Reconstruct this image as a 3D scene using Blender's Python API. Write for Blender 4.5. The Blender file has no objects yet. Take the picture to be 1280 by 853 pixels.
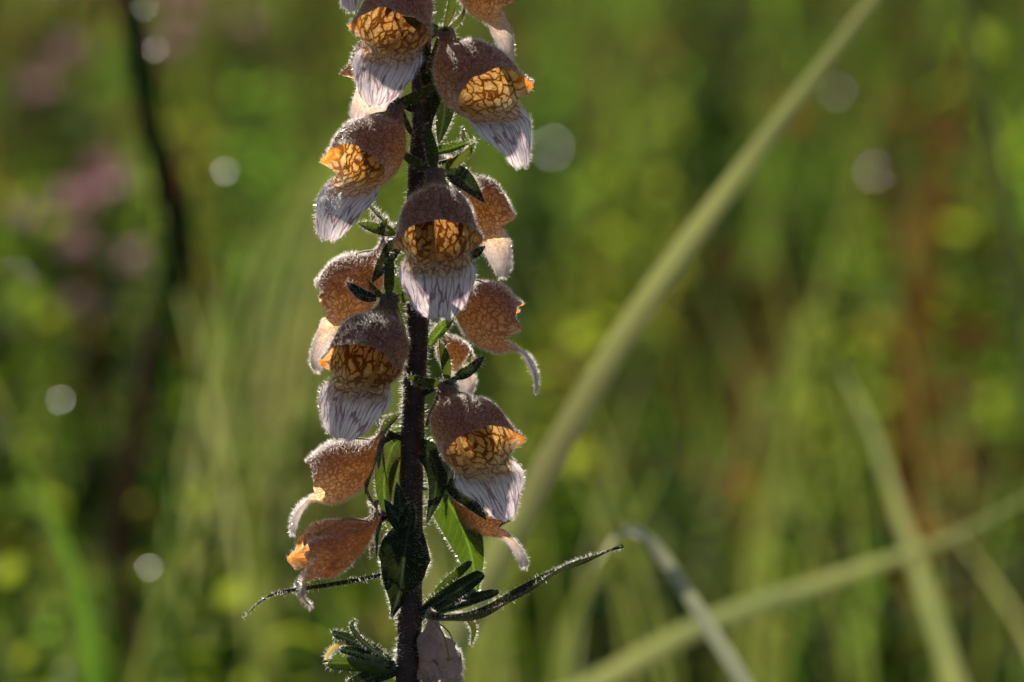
import bpy, math, random
import numpy as np
from mathutils import Vector, Matrix, noise

# ------------------------------------------------------------------ camera, sky, sun, exposure
sc = bpy.context.scene
COL = sc.collection
R = math.radians
CAM_H, PITCH, FOCUS = 0.85, R(10), 1.25
LENS, SENSOR = 100.0, 22.2
CAM = Vector((0, 0, CAM_H))
RIGHT = Vector((1, 0, 0)); FWD = Vector((0, math.cos(PITCH), -math.sin(PITCH))); UP = Vector((0, math.sin(PITCH), math.cos(PITCH)))
PX = SENSOR / LENS / 1280.0          # size of one photograph pixel per metre of distance
K = PX * FOCUS                       # metres per photograph pixel at the flower spike

cd = bpy.data.cameras.new('camera'); cam = bpy.data.objects.new('camera', cd); COL.objects.link(cam)
cd.sensor_width = SENSOR; cd.lens = LENS; cd.clip_start = 0.02; cd.clip_end = 900
cam.location = CAM; cam.rotation_euler = (math.pi / 2 - PITCH, 0, 0)
cd.dof.use_dof = True; cd.dof.focus_distance = FOCUS - 0.004; cd.dof.aperture_fstop = 5.6
sc.camera = cam

SUN_AZ, SUN_EL = R(-14), R(33)       # azimuth from the view direction (negative = left), elevation
w = bpy.data.worlds.new('World'); sc.world = w; w.use_nodes = True
nt = w.node_tree
sky = nt.nodes.new('ShaderNodeTexSky'); sky.sky_type = 'NISHITA'; sky.sun_disc = False
sky.sun_elevation = SUN_EL; sky.sun_rotation = SUN_AZ
nt.links.new(sky.outputs[0], nt.nodes['Background'].inputs[0]); nt.nodes['Background'].inputs[1].default_value = 0.05
sd = bpy.data.lights.new('sun', 'SUN'); sun = bpy.data.objects.new('sun', sd); COL.objects.link(sun)
sd.energy = 5.0; sd.angle = R(0.53); sd.color = (1.0, 0.91, 0.77)
TO_SUN = Vector((math.sin(SUN_AZ) * math.cos(SUN_EL), math.cos(SUN_AZ) * math.cos(SUN_EL), math.sin(SUN_EL)))
sun.rotation_euler = (-TO_SUN).to_track_quat('-Z', 'Y').to_euler(); sun.location = (0, 0, 5)
sc.view_settings.view_transform = 'Standard'; sc.view_settings.look = 'None'
sc.view_settings.exposure = 1.05; sc.view_settings.gamma = 1.0; sc.view_settings.use_curve_mapping = False
sc.cycles.use_denoising = True
sc.cycles.max_bounces = 10; sc.cycles.diffuse_bounces = 6; sc.cycles.transmission_bounces = 8
sc.cycles.sample_clamp_indirect = 8.0

def at(px, py, D=FOCUS):
    """photograph pixel + distance along the optical axis -> world point"""
    return CAM + FWD * D + RIGHT * ((px - 640) * PX * D) - UP * ((py - 426.5) * PX * D)
def pt(px, py, d=0.0):
    """point of the flower spike: d = pixels nearer to the camera than the stem plane"""
    return at(px, py, FOCUS - d * K)

# ------------------------------------------------------------------ helpers
def tag(o, label=None, cat=None, group=None, kind=None):
    if label: o['label'] = label
    if cat: o['category'] = cat
    if group: o['group'] = group
    if kind: o['kind'] = kind
    return o
def empty(name, loc, rz=0.0):
    o = bpy.data.objects.new(name, None); COL.objects.link(o); o.location = loc; o.rotation_euler = (0, 0, rz)
    o.empty_display_size = 0.02
    return o
def mesh(name, verts, faces, mat, uv=None, attrs=None, smooth=True):
    me = bpy.data.meshes.new(name)
    me.from_pydata([tuple(v) for v in verts], [], [tuple(f) for f in faces])
    if smooth: me.polygons.foreach_set('use_smooth', [True] * len(me.polygons))
    if uv is not None:
        lay = me.uv_layers.new(name='UVMap'); li = np.empty(len(me.loops), dtype=np.int32)
        me.loops.foreach_get('vertex_index', li)
        lay.data.foreach_set('uv', np.asarray(uv, dtype=np.float32)[li].ravel())
    for an, av in (attrs or {}).items():
        a = me.attributes.new(an, 'FLOAT', 'POINT'); a.data.foreach_set('value', np.asarray(av, dtype=np.float32))
    me.materials.append(mat); me.update()
    return me
def part(name, verts, faces, mat, parent, world=True, **kw):
    """one mesh object; with world=True the vertices are world points and parent is an unrotated root"""
    if world:
        o0 = Vector(verts[0]); vv = [Vector(v) - o0 for v in verts]
    else:
        o0 = None; vv = verts
    ob = bpy.data.objects.new(name, mesh(name, vv, faces, mat, **kw)); COL.objects.link(ob)
    if parent is not None: ob.parent = parent
    if world: ob.location = o0 - (parent.location if parent is not None else Vector())
    return ob
def copy_tree(o, parent=None):
    c = o.copy(); COL.objects.link(c); c.parent = parent
    for ch in list(o.children): copy_tree(ch, c)
    return c
def catmull(keys, n):
    """smooth polyline through the keys (tuples of any length), n samples"""
    P = np.array([tuple(k) for k in keys], dtype=float); m = len(P) - 1; out = []
    E = np.vstack([2 * P[0] - P[1], P, 2 * P[-1] - P[-2]])
    for i in range(n):
        t = i / (n - 1) * m; s = min(int(t), m - 1); f = t - s
        a, b, c, d = E[s], E[s + 1], E[s + 2], E[s + 3]
        out.append(0.5 * (2 * b + (c - a) * f + (2 * a - 5 * b + 4 * c - d) * f * f + (3 * b - a - 3 * c + d) * f ** 3))
    return np.array(out)
def tube(path, radii, seg=10, cap=True, base=0):
    path = [Vector(p) for p in path]; V = []; F = []
    n = len(path); t0 = (path[1] - path[0]).normalized()
    a = t0.orthogonal().normalized()
    for i, p in enumerate(path):
        t = (path[min(i + 1, n - 1)] - path[max(i - 1, 0)]).normalized()
        a = (a - t * a.dot(t)).normalized(); b = t.cross(a)
        r = radii[i] if hasattr(radii, '__len__') else radii
        for j in range(seg):
            th = 2 * math.pi * j / seg
            V.append(p + (a * math.cos(th) + b * math.sin(th)) * r)
    for i in range(n - 1):
        for j in range(seg):
            k = (j + 1) % seg
            F.append((base + i * seg + j, base + i * seg + k, base + (i + 1) * seg + k, base + (i + 1) * seg + j))
    if cap:
        F.append(tuple(base + j for j in range(seg))[::-1]); F.append(tuple(base + (n - 1) * seg + j for j in range(seg)))
    return V, F
def strap(keys, width, nrm, n=16, m=6, fold=0.25, curl=0.0, shape='lance', wob=0.0, seed=0.0, base=0, flip=False):
    """leaf blade along the keys: width = full width, nrm = direction its upper face looks to"""
    P = [Vector(p) for p in catmull(keys, n)]; V = []; F = []; UVv = []
    nrm = Vector(nrm).normalized(); L = sum((P[i + 1] - P[i]).length for i in range(n - 1))
    for i, p in enumerate(P):
        t = i / (n - 1)
        if shape == 'lance': wv = (math.sin(math.pi * min(1, t * 0.93 + 0.07) ** 0.72)) ** 0.85
        elif shape == 'strap': wv = min(1, 0.45 + 2.4 * t) * (1 - max(0, (t - 0.45) / 0.55) ** 2.2)
        elif shape == 'ovate': wv = (math.sin(math.pi * min(1, t * 0.97 + 0.03) ** 0.5)) ** 1.15
        elif shape == 'shield': wv = float(np.interp(t, (0, .12, .3, .5, .7, .85, 1), (.55, .9, 1, .8, .42, .16, .03)))
        elif shape == 'grass': wv = min(1, 0.6 + t * 2) * (1 - t ** 2.5)
        else: wv = min(1.0, t * 5 + 0.3) * min(1, (1 - t) * 3)
        wv = max(wv, 0.03) * width * 0.5
        tg = (P[min(i + 1, n - 1)] - P[max(i - 1, 0)]).normalized()
        s = tg.cross(nrm)
        s = s.normalized() if s.length > 1e-6 else tg.orthogonal().normalized()
        nn = s.cross(tg).normalized()
        for j in range(m + 1):
            q = j / m * 2 - 1
            v = p + s * (q * wv) + nn * (abs(q) ** 1.3 * wv * fold - q * q * wv * curl)
            if wob: v = v + nn * (noise.noise(Vector((t * 5 + seed, q * 1.5, seed * 3.1))) * wob)
            V.append(v); UVv.append((q * wv / K * 0.05, t * L / K * 0.05))
    for i in range(n - 1):
        for j in range(m):
            a = base + i * (m + 1) + j
            F.append((a, a + 1, a + m + 2, a + m + 1))
    return V, F, UVv
def tri_sample(verts, faces, count, rng):
    V = np.array([tuple(v) for v in verts]); T = []
    for f in faces:
        for i in range(1, len(f) - 1): T.append((f[0], f[i], f[i + 1]))
    T = np.array(T); A, B, C = V[T[:, 0]], V[T[:, 1]], V[T[:, 2]]
    N = np.cross(B - A, C - A); ar = np.linalg.norm(N, axis=1) + 1e-20
    idx = rng.choice(len(T), count, p=ar / ar.sum()); u = rng.random(count); v = rng.random(count)
    fl = u + v > 1; u[fl] = 1 - u[fl]; v[fl] = 1 - v[fl]
    return A[idx] + (B - A)[idx] * u[:, None] + (C - A)[idx] * v[:, None], N[idx] / ar[idx][:, None]
def hair_mesh(P, N, length, width, rng, lean=0.5, droop=(0, 0, 0)):
    """fine tapering two-piece hairs standing on the points P"""
    n = len(P); L = length * (0.45 + 0.9 * rng.random(n))[:, None]
    D = N + lean * rng.normal(size=(n, 3)) * 0.6 + np.array(droop)[None]; D /= np.linalg.norm(D, axis=1)[:, None]
    S = np.cross(D, rng.normal(size=(n, 3))); S /= np.linalg.norm(S, axis=1)[:, None]
    B = rng.normal(size=(n, 3)) * 0.22
    D2 = D + B; D2 /= np.linalg.norm(D2, axis=1)[:, None]
    mid = P + D * L * 0.55; tip = mid + D2 * L * 0.45
    wd = width * 0.5
    Vt = np.stack([P - S * wd, P + S * wd, mid + S * wd * 0.75, mid - S * wd * 0.75, tip], axis=1).reshape(-1, 3)
    i5 = np.arange(n) * 5; F = []
    for i in i5: F.append((i, i + 1, i + 2, i + 3)); F.append((i + 3, i + 2, i + 4))
    return Vt, F

# ------------------------------------------------------------------ materials
def new_mat(name):
    m = bpy.data.materials.new(name); m.use_nodes = True
    n = m.node_tree; n.nodes.clear()
    return m, n
def N_(n, t, **kw):
    x = n.nodes.new(t)
    for k, v in kw.items(): setattr(x, k, v)
    return x
def mixc(n, fac, a, b, bt='MIX'):
    x = N_(n, 'ShaderNodeMix', data_type='RGBA', blend_type=bt)
    for sock, v in ((x.inputs[0], fac), (x.inputs[6], a), (x.inputs[7], b)):
        if isinstance(v, bpy.types.NodeSocket): n.links.new(v, sock)
        elif isinstance(v, (int, float)): sock.default_value = v
        else: sock.default_value = (*v, 1) if len(v) == 3 else v
    return x.outputs[2]
def mth(n, op, a, b=None, c=None, clamp=False):
    x = N_(n, 'ShaderNodeMath', operation=op, use_clamp=clamp)
    for i, v in enumerate((a, b, c)):
        if v is None: continue
        if isinstance(v, bpy.types.NodeSocket): n.links.new(v, x.inputs[i])
        else: x.inputs[i].default_value = v
    return x.outputs[0]
def ramp(n, fac, lo, hi):
    x = N_(n, 'ShaderNodeMapRange', clamp=True, interpolation_type='SMOOTHSTEP')
    n.links.new(fac, x.inputs[0]); x.inputs[1].default_value = lo; x.inputs[2].default_value = hi
    return x.outputs[0]
def sheet(n, dcol, tcol, tfac, rough=0.45, spec=0.35, normal=None):
    """thin leaf or petal: diffuse + light passing through + a soft gloss"""
    d = N_(n, 'ShaderNodeBsdfDiffuse'); t = N_(n, 'ShaderNodeBsdfTranslucent')
    for s, c in ((d.inputs[0], dcol), (t.inputs[0], tcol)):
        if isinstance(c, bpy.types.NodeSocket): n.links.new(c, s)
        else: s.default_value = (*c, 1)
    mx = N_(n, 'ShaderNodeMixShader'); n.links.new(d.outputs[0], mx.inputs[1]); n.links.new(t.outputs[0], mx.inputs[2])
    if isinstance(tfac, bpy.types.NodeSocket): n.links.new(tfac, mx.inputs[0])
    else: mx.inputs[0].default_value = tfac
    g = N_(n, 'ShaderNodeBsdfGlossy'); g.inputs['Roughness'].default_value = rough; g.inputs[0].default_value = (1, 1, 1, 1)
    fr = N_(n, 'ShaderNodeFresnel'); fr.inputs[0].default_value = 1.42
    ff = mth(n, 'MULTIPLY', fr.outputs[0], spec)
    m2 = N_(n, 'ShaderNodeMixShader'); n.links.new(ff, m2.inputs[0]); n.links.new(mx.outputs[0], m2.inputs[1]); n.links.new(g.outputs[0], m2.inputs[2])
    if normal is not None:
        for b in (d, t, g): n.links.new(normal, b.inputs['Normal'])
    o = N_(n, 'ShaderNodeOutputMaterial'); n.links.new(m2.outputs[0], o.inputs[0])
def leaf_mat(name, dcol, tcol, tfac=0.5, rough=0.4, spec=0.5, var=0.35, scale=60.0, veins=False, dead=None):
    m, n = new_mat(name)
    tc = N_(n, 'ShaderNodeTexCoord'); oi = N_(n, 'ShaderNodeObjectInfo')
    nz = N_(n, 'ShaderNodeTexNoise'); nz.inputs['Scale'].default_value = scale; nz.inputs['Detail'].default_value = 4
    n.links.new(tc.outputs['Object'], nz.inputs['Vector'])
    f = mth(n, 'ADD', mth(n, 'MULTIPLY', nz.outputs[0], 1.3), mth(n, 'MULTIPLY', oi.outputs['Random'], 0.6))
    f = mth(n, 'SUBTRACT', f, 0.45, clamp=True)
    at_ = N_(n, 'ShaderNodeAttribute', attribute_name='tone')
    f = mth(n, 'ADD', mth(n, 'MULTIPLY', f, 0.6), mth(n, 'MULTIPLY', at_.outputs['Fac'], 0.7), clamp=True)
    lo = 1 - var; hi = 1 + var
    def spread(c):
        a = mixc(n, f, [v * lo for v in c], [min(1, c[0] * hi * 1.25), min(1, c[1] * hi), c[2] * hi * 0.8])
        if veins:
            uvn = N_(n, 'ShaderNodeUVMap'); sx_ = N_(n, 'ShaderNodeSeparateXYZ'); n.links.new(uvn.outputs[0], sx_.inputs[0])
            ax_ = mth(n, 'ABSOLUTE', sx_.outputs[0])
            mid_ = ramp(n, ax_, 0.11, 0.03)
            sv_ = mth(n, 'SINE', mth(n, 'MULTIPLY', mth(n, 'ADD', mth(n, 'SUBTRACT', sx_.outputs[1], mth(n, 'MULTIPLY', ax_, 1.3)), mth(n, 'MULTIPLY', nz.outputs[0], 0.9)), 9.0))
            vn = mth(n, 'MAXIMUM', mid_, mth(n, 'MULTIPLY', ramp(n, sv_, 0.8, 1.0), 0.3))
            a = mixc(n, mth(n, 'MULTIPLY', vn, 0.55), a, [min(1, v * 2.4 + 0.02) for v in c])
        if dead is not None:
            dn = N_(n, 'ShaderNodeTexNoise'); dn.inputs['Scale'].default_value = scale * 0.5
            n.links.new(tc.outputs['Object'], dn.inputs['Vector'])
            a = mixc(n, mth(n, 'MULTIPLY', ramp(n, dn.outputs[0], 0.48, 0.75), 0.8), a, dead)
        return a
    sheet(n, spread(dcol), spread(tcol), tfac, rough, spec)
    return m
def plain_mat(name, c1, c2, scale, rough=0.7, bump=0.3, spec=0.3):
    m, n = new_mat(name)
    tc = N_(n, 'ShaderNodeTexCoord'); nz = N_(n, 'ShaderNodeTexNoise'); nz.inputs['Scale'].default_value = scale; nz.inputs['Detail'].default_value = 6
    n.links.new(tc.outputs['Object'], nz.inputs['Vector'])
    p = N_(n, 'ShaderNodeBsdfPrincipled'); p.inputs['Roughness'].default_value = rough; p.inputs['Specular IOR Level'].default_value = spec
    n.links.new(mixc(n, ramp(n, nz.outputs[0], 0.35, 0.65), c1, c2), p.inputs['Base Color'])
    b = N_(n, 'ShaderNodeBump'); b.inputs['Strength'].default_value = bump; b.inputs['Distance'].default_value = 0.2 / scale
    n.links.new(nz.outputs[0], b.inputs['Height']); n.links.new(b.outputs[0], p.inputs['Normal'])
    o = N_(n, 'ShaderNodeOutputMaterial'); n.links.new(p.outputs[0], o.inputs[0])
    return m

def petal_mat(name, age=0.0):
    """corolla: net-veined bell outside, amber throat inside, pale lip with purple branching veins.
    attributes: lip 0..1, top 1 on the roof of the bell, depth 0 base .. 1 mouth, side 1 at the corners of the mouth"""
    m, n = new_mat(name)
    def attr(a): return N_(n, 'ShaderNodeAttribute', attribute_name=a).outputs['Fac']
    lip, top, dep, side = attr('lip'), attr('top'), attr('depth'), attr('side')
    uv = N_(n, 'ShaderNodeUVMap'); oi = N_(n, 'ShaderNodeObjectInfo')
    # warp the vein coordinates a little
    nz = N_(n, 'ShaderNodeTexNoise'); nz.inputs['Scale'].default_value = 1.1; nz.inputs['Detail'].default_value = 2
    n.links.new(uv.outputs[0], nz.inputs['Vector'])
    wv = N_(n, 'ShaderNodeVectorMath', operation='MULTIPLY_ADD'); n.links.new(nz.outputs['Color'], wv.inputs[0]); wv.inputs[1].default_value = (0.9, 0.9, 0); n.links.new(uv.outputs[0], wv.inputs[2])
    wl = N_(n, 'ShaderNodeVectorMath', operation='MULTIPLY_ADD'); n.links.new(nz.outputs['Color'], wl.inputs[0]); wl.inputs[1].default_value = (0.35, 0.9, 0); n.links.new(uv.outputs[0], wl.inputs[2])
    def vor(sx, sy, off=0.0, src=None):
        mp = N_(n, 'ShaderNodeMapping'); mp.inputs['Scale'].default_value = (sx, sy, 1); n.links.new((src or wv).outputs[0], mp.inputs[0])
        cb = N_(n, 'ShaderNodeCombineXYZ'); n.links.new(mth(n, 'MULTIPLY', oi.outputs['Random'], 40.0 + off), cb.inputs[2])
        ad = N_(n, 'ShaderNodeVectorMath', operation='ADD'); n.links.new(mp.outputs[0], ad.inputs[0]); n.links.new(cb.outputs[0], ad.inputs[1])
        v = N_(n, 'ShaderNodeTexVoronoi', feature='DISTANCE_TO_EDGE'); v.inputs['Scale'].default_value = 1.0; v.inputs['Randomness'].default_value = 0.95
        n.links.new(ad.outputs[0], v.inputs['Vector']); return v.outputs['Distance']
    tw = N_(n, 'ShaderNodeTexNoise'); tw.inputs['Scale'].default_value = 0.8; tw.inputs['Detail'].default_value = 1; n.links.new(uv.outputs[0], tw.inputs['Vector'])
    thick = mth(n, 'MULTIPLY_ADD', tw.outputs[0], 2.6, -0.25)      # veins swell and thin out
    def line(d, w): # 1 on the vein
        return mth(n, 'SUBTRACT', 1.0, ramp(n, mth(n, 'DIVIDE', d, mth(n, 'MAXIMUM', thick, 0.3)), w * 0.35, w))
    d_out = vor(2.7, 1.35); softo = ramp(n, d_out, 0.05, 0.45)
    net_out = line(d_out, 0.15)
    d_in = vor(1.55, 0.62, 3.0); soft = ramp(n, d_in, 0.06, 0.42)
    net_in = mth(n, 'MAXIMUM', line(d_in, 0.14), mth(n, 'MULTIPLY', line(vor(3.1, 1.9, 5.0), 0.10), 0.35))
    lipv = line(vor(1.55, 0.22, 7.0, wl), 0.085)
    lipf = mth(n, 'MULTIPLY', line(vor(2.6, 0.45, 11.0, wl), 0.09), 0.3)
    lipv = mth(n, 'MAXIMUM', lipv, lipf)
    blot = N_(n, 'ShaderNodeTexNoise'); blot.inputs['Scale'].default_value = 0.55; blot.inputs['Detail'].default_value = 3
    n.links.new(uv.outputs[0], blot.inputs['Vector'])
    bl = ramp(n, blot.outputs[0], 0.35, 0.68)
    # outside
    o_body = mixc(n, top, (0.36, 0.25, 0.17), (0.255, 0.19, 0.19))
    o_body = mixc(n, mth(n, 'MULTIPLY', bl, 0.45), o_body, (0.19, 0.12, 0.12))
    o_body = mixc(n, mth(n, 'MULTIPLY', net_out, 0.66), o_body, (0.10, 0.042, 0.04))
    sepx = N_(n, 'ShaderNodeSeparateXYZ'); n.links.new(uv.outputs[0], sepx.inputs[0])
    ridge = ramp(n, mth(n, 'ABSOLUTE', sepx.outputs[0]), 0.28, 0.05)
    o_body = mixc(n, mth(n, 'MULTIPLY', ridge, 0.55), o_body, (0.34, 0.28, 0.29))
    o_body = mixc(n, ramp(n, dep, 0.965, 0.995), o_body, (0.30, 0.26, 0.30))
    o_body = mixc(n, ramp(n, dep, 0.36, 0.10), o_body, (0.30, 0.27, 0.28))
    o_lip = mixc(n, mth(n, 'MULTIPLY', lipv, 0.3), (0.66, 0.60, 0.62), (0.36, 0.25, 0.32))
    o_col = mixc(n, lip, o_body, o_lip)
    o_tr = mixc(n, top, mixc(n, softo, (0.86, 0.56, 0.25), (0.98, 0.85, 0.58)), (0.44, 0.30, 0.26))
    o_tr = mixc(n, mth(n, 'MULTIPLY', bl, 0.35), o_tr, (0.48, 0.25, 0.16))
    o_tr = mixc(n, mth(n, 'MULTIPLY', net_out, 0.62), o_tr, (0.26, 0.09, 0.045))
    o_tr = mixc(n, lip, o_tr, mixc(n, mth(n, 'MULTIPLY', lipv, 0.3), (0.70, 0.60, 0.58), (0.3, 0.2, 0.25)))
    # inside
    i_body = mixc(n, mth(n, 'MULTIPLY', bl, 0.7), (0.56, 0.40, 0.15), (0.46, 0.22, 0.04))
    i_body = mixc(n, ramp(n, dep, 0.9, 0.45), i_body, (0.26, 0.12, 0.025))  # shade painted into the throat: darker further in from the mouth
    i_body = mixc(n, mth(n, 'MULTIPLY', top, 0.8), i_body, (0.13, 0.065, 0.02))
    floor_ = mth(n, 'MULTIPLY', mth(n, 'SUBTRACT', 1.0, top), ramp(n, dep, 0.5, 0.95))
    i_body = mixc(n, mth(n, 'MULTIPLY', floor_, 0.7), i_body, mixc(n, soft, (0.50, 0.30, 0.10), (0.70, 0.60, 0.40)))
    i_body = mixc(n, side, i_body, (0.62, 0.19, 0.02))
    i_body = mixc(n, mth(n, 'MULTIPLY', net_in, 0.93), i_body, (0.16, 0.055, 0.012))
    i_lip = mixc(n, mth(n, 'MULTIPLY', lipv, 0.85), (0.82, 0.76, 0.80), (0.14, 0.055, 0.10))
    i_mid = mixc(n, mth(n, 'MULTIPLY', net_in, 0.9), (0.72, 0.64, 0.50), (0.20, 0.075, 0.04))
    i_col = mixc(n, ramp(n, lip, 0.0, 0.3), i_body, i_mid)
    i_col = mixc(n, ramp(n, lip, 0.12, 0.6), i_col, i_lip)
    i_tr = mixc(n, mth(n, 'MULTIPLY', net_in, 0.93), mixc(n, soft, (0.78, 0.40, 0.09), (0.98, 0.78, 0.38)), (0.15, 0.04, 0.008))
    i_tr = mixc(n, mth(n, 'MULTIPLY', floor_, 0.6), i_tr, mixc(n, mth(n, 'MULTIPLY', net_in, 0.9), mixc(n, soft, (0.85, 0.40, 0.06), (0.98, 0.82, 0.45)), (0.16, 0.04, 0.008)))
    i_tr = mixc(n, side, i_tr, (0.95, 0.30, 0.03))
    i_tr = mixc(n, ramp(n, lip, 0.1, 0.5), i_tr, mixc(n, mth(n, 'MULTIPLY', lipv, 0.8), (0.86, 0.76, 0.79), (0.24, 0.10, 0.15)))
    deep_shade = ramp(n, dep, 0.93, 0.5)  # throat shade put into the translucent colour so the bell looks hollow
    i_tr = mixc(n, mth(n, 'MULTIPLY', deep_shade, 0.8), i_tr, mixc(n, net_in, (0.36, 0.15, 0.03), (0.07, 0.018, 0.004)))
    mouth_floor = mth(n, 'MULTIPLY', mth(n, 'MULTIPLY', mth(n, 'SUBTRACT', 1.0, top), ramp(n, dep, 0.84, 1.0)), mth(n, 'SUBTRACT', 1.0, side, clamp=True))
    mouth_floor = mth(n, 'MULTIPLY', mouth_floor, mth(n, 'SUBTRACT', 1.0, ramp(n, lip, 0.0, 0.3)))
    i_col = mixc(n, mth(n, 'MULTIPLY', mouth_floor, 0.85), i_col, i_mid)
    i_tr = mixc(n, mth(n, 'MULTIPLY', mouth_floor, 0.8), i_tr, mixc(n, mth(n, 'MULTIPLY', net_in, 0.85), (0.95, 0.82, 0.60), (0.22, 0.07, 0.03)))
    geo = N_(n, 'ShaderNodeNewGeometry')
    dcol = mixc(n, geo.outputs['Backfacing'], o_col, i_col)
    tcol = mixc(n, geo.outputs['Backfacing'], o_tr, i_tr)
    if age:
        old = N_(n, 'ShaderNodeTexNoise'); old.inputs['Scale'].default_value = 1.0; n.links.new(uv.outputs[0], old.inputs['Vector'])
        fo = mth(n, 'MULTIPLY', ramp(n, old.outputs[0], 0.3, 0.7), age)
        if age < 0.9:
            dcol = mixc(n, fo, dcol, (0.27, 0.16, 0.10)); tcol = mixc(n, fo, tcol, (0.50, 0.26, 0.12))
        else:
            dcol = mixc(n, 0.8, dcol, mixc(n, bl, (0.55, 0.50, 0.54), (0.20, 0.17, 0.19))); tcol = mixc(n, 0.8, tcol, (0.36, 0.33, 0.35))
    b = N_(n, 'ShaderNodeBump'); b.inputs['Strength'].default_value = 0.35; b.inputs['Distance'].default_value = 0.00025
    hgt = mixc(n, lip, net_out, lipv)
    n.links.new(hgt, b.inputs['Height'])
    tf = mixc(n, lip, (0.74,) * 3, (0.42,) * 3)
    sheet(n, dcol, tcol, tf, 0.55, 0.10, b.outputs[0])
    return m

M = {}
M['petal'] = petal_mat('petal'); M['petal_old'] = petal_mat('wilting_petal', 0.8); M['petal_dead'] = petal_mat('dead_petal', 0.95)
M['sepal'] = leaf_mat('sepal', (0.036, 0.055, 0.016), (0.09, 0.14, 0.018), 0.38, 0.55, 0.10, 0.4, 220, dead=(0.10, 0.05, 0.025))
M['bract'] = leaf_mat('bract', (0.04, 0.07, 0.016), (0.09, 0.17, 0.012), 0.45, 0.5, 0.15, 0.35, 120, veins=True, dead=(0.07, 0.055, 0.02))
M['bract_dark'] = leaf_mat('dark_bract', (0.022, 0.034, 0.016), (0.03, 0.05, 0.012), 0.25, 0.55, 0.12, 0.4, 150, veins=True, dead=(0.03, 0.02, 0.012))
M['hair'] = None
m_, n_ = new_mat('plant_hair'); sheet(n_, (0.55, 0.50, 0.47), (0.92, 0.88, 0.83), 0.7, 0.35, 0.4); M['hair'] = m_
M['stem'] = plain_mat('foxglove_stem', (0.018, 0.008, 0.007), (0.050, 0.020, 0.015), 300, 0.55, 0.3)
M['anther'] = plain_mat('anther', (0.22, 0.17, 0.03), (0.33, 0.25, 0.06), 900, 0.6)
M['seed'] = plain_mat('green_capsule', (0.035, 0.05, 0.012), (0.08, 0.11, 0.015), 300, 0.45)
M['straw'] = leaf_mat('dry_petal_thread', (0.55, 0.40, 0.14), (0.7, 0.5, 0.15), 0.4)
M['debris'] = plain_mat('black_debris', (0.008, 0.008, 0.008), (0.02, 0.018, 0.016), 800, 0.6)
M['soil'] = plain_mat('meadow_soil', (0.022, 0.028, 0.006), (0.045, 0.038, 0.012), 9, 1.0, 0.6, 0.0)

# ------------------------------------------------------------------ ground
def gz(x, y):
    return 0.03 * noise.noise(Vector((x * 0.7, y * 0.7, 3.3))) + 0.012 * noise.noise(Vector((x * 2.3, y * 2.3, 1.1)))
ax = sorted(set([round(v, 3) for v in list(np.linspace(-7, 7, 71)) + list(np.geomspace(7.5, 600, 14)) + list(-np.geomspace(7.5, 600, 14))]))
ay = sorted(set([round(v, 3) for v in list(np.linspace(-2, 14, 81)) + list(np.geomspace(14.6, 700, 16)) + list(-np.geomspace(2.5, 300, 10))]))
V = [Vector((x, y, gz(x, y) if abs(x) < 40 and abs(y) < 60 else 0)) for y in ay for x in ax]
nx = len(ax); F = [(j * nx + i, j * nx + i + 1, (j + 1) * nx + i + 1, (j + 1) * nx + i) for j in range(len(ay) - 1) for i in range(nx - 1)]
g = part('ground', V, F, M['soil'], None, world=False); tag(g, kind='structure')


# ------------------------------------------------------------------ the foxglove spike
STEM_KEYS = [(548, -330, -6, 4), (541, -200, -4, 7.5), (533, -80, -2, 10), (526, 60, 0, 12), (527, 150, 1, 12.4), (520, 270, 0, 13), (522, 400, -1, 13.4), (517, 500, 0, 13.8), (514, 600, 1, 14.2), (512, 760, 0, 14.8), (508, 900, 0, 15.6)]
base_pt = pt(509, 900, 0)
ROOT = Vector((base_pt.x - 0.02, base_pt.y - 0.05, 0)); ROOT.z = gz(ROOT.x, ROOT.y) - 0.004
spike = empty('foxglove', ROOT)
tag(spike, 'tall hairy foxglove spike with purple-brown net-veined bells on a dark stem', 'foxglove')
stem_path = catmull([tuple(pt(x, y, d)) + (r * K,) for x, y, d, r in STEM_KEYS], 70)
low = catmull([tuple(stem_path[-2][:3]) + (stem_path[-2][3],), tuple(stem_path[-1][:3]) + (stem_path[-1][3],),
               tuple(stem_path[-1][:3] + np.array([-.008, -.03, -.17])) + (0.0040,), tuple(ROOT + Vector((-.003, -.006, .16))) + (0.0046,), tuple(ROOT) + (0.0055,)], 40)[11:]
full = np.vstack([stem_path, low])
SV, SF = tube([Vector(p[:3]) for p in full], [p[3] for p in full], 14)
NODES = (-44, 40, 128, 205, 300, 338, 372, 400, 478, 541, 598, 650, 712, 766, 838)
for i, v in enumerate(SV):
    c_ = Vector(full[i // 14][:3]); row_ = 426.5 - UP.dot(c_ - CAM) / (PX * FOCUS)
    k_ = 1 + sum(.10 * math.exp(-((row_ - q_) / 13) ** 2) for q_ in NODES) + .05 * math.cos(2.5 * 2 * math.pi * (i % 14) / 14 * 2) + .06 * noise.noise(v * 260)
    SV[i] = c_ + (v - c_) * k_
part('stem', SV, SF, M['stem'], spike)
rg = np.random.default_rng(5)
SV2, SF2 = tube([Vector(p[:3]) for p in stem_path], [p[3] for p in stem_path], 12, cap=False)
P_, N_r = tri_sample(SV2, SF2, 11000, rg)
kp_ = np.array([noise.noise(Vector(q) * 130) + .25 * noise.noise(Vector(q) * 600) for q in P_]) > rg.random(len(P_)) * .7 - .45
P_, N_r = P_[kp_], N_r[kp_]
hv, hf = hair_mesh(P_, N_r, 7.5 * K, 0.30 * K, rg, 0.5)
h = part('hair', hv, hf, M['hair'], spike, smooth=False); tag(h, kind='stuff')
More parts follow.
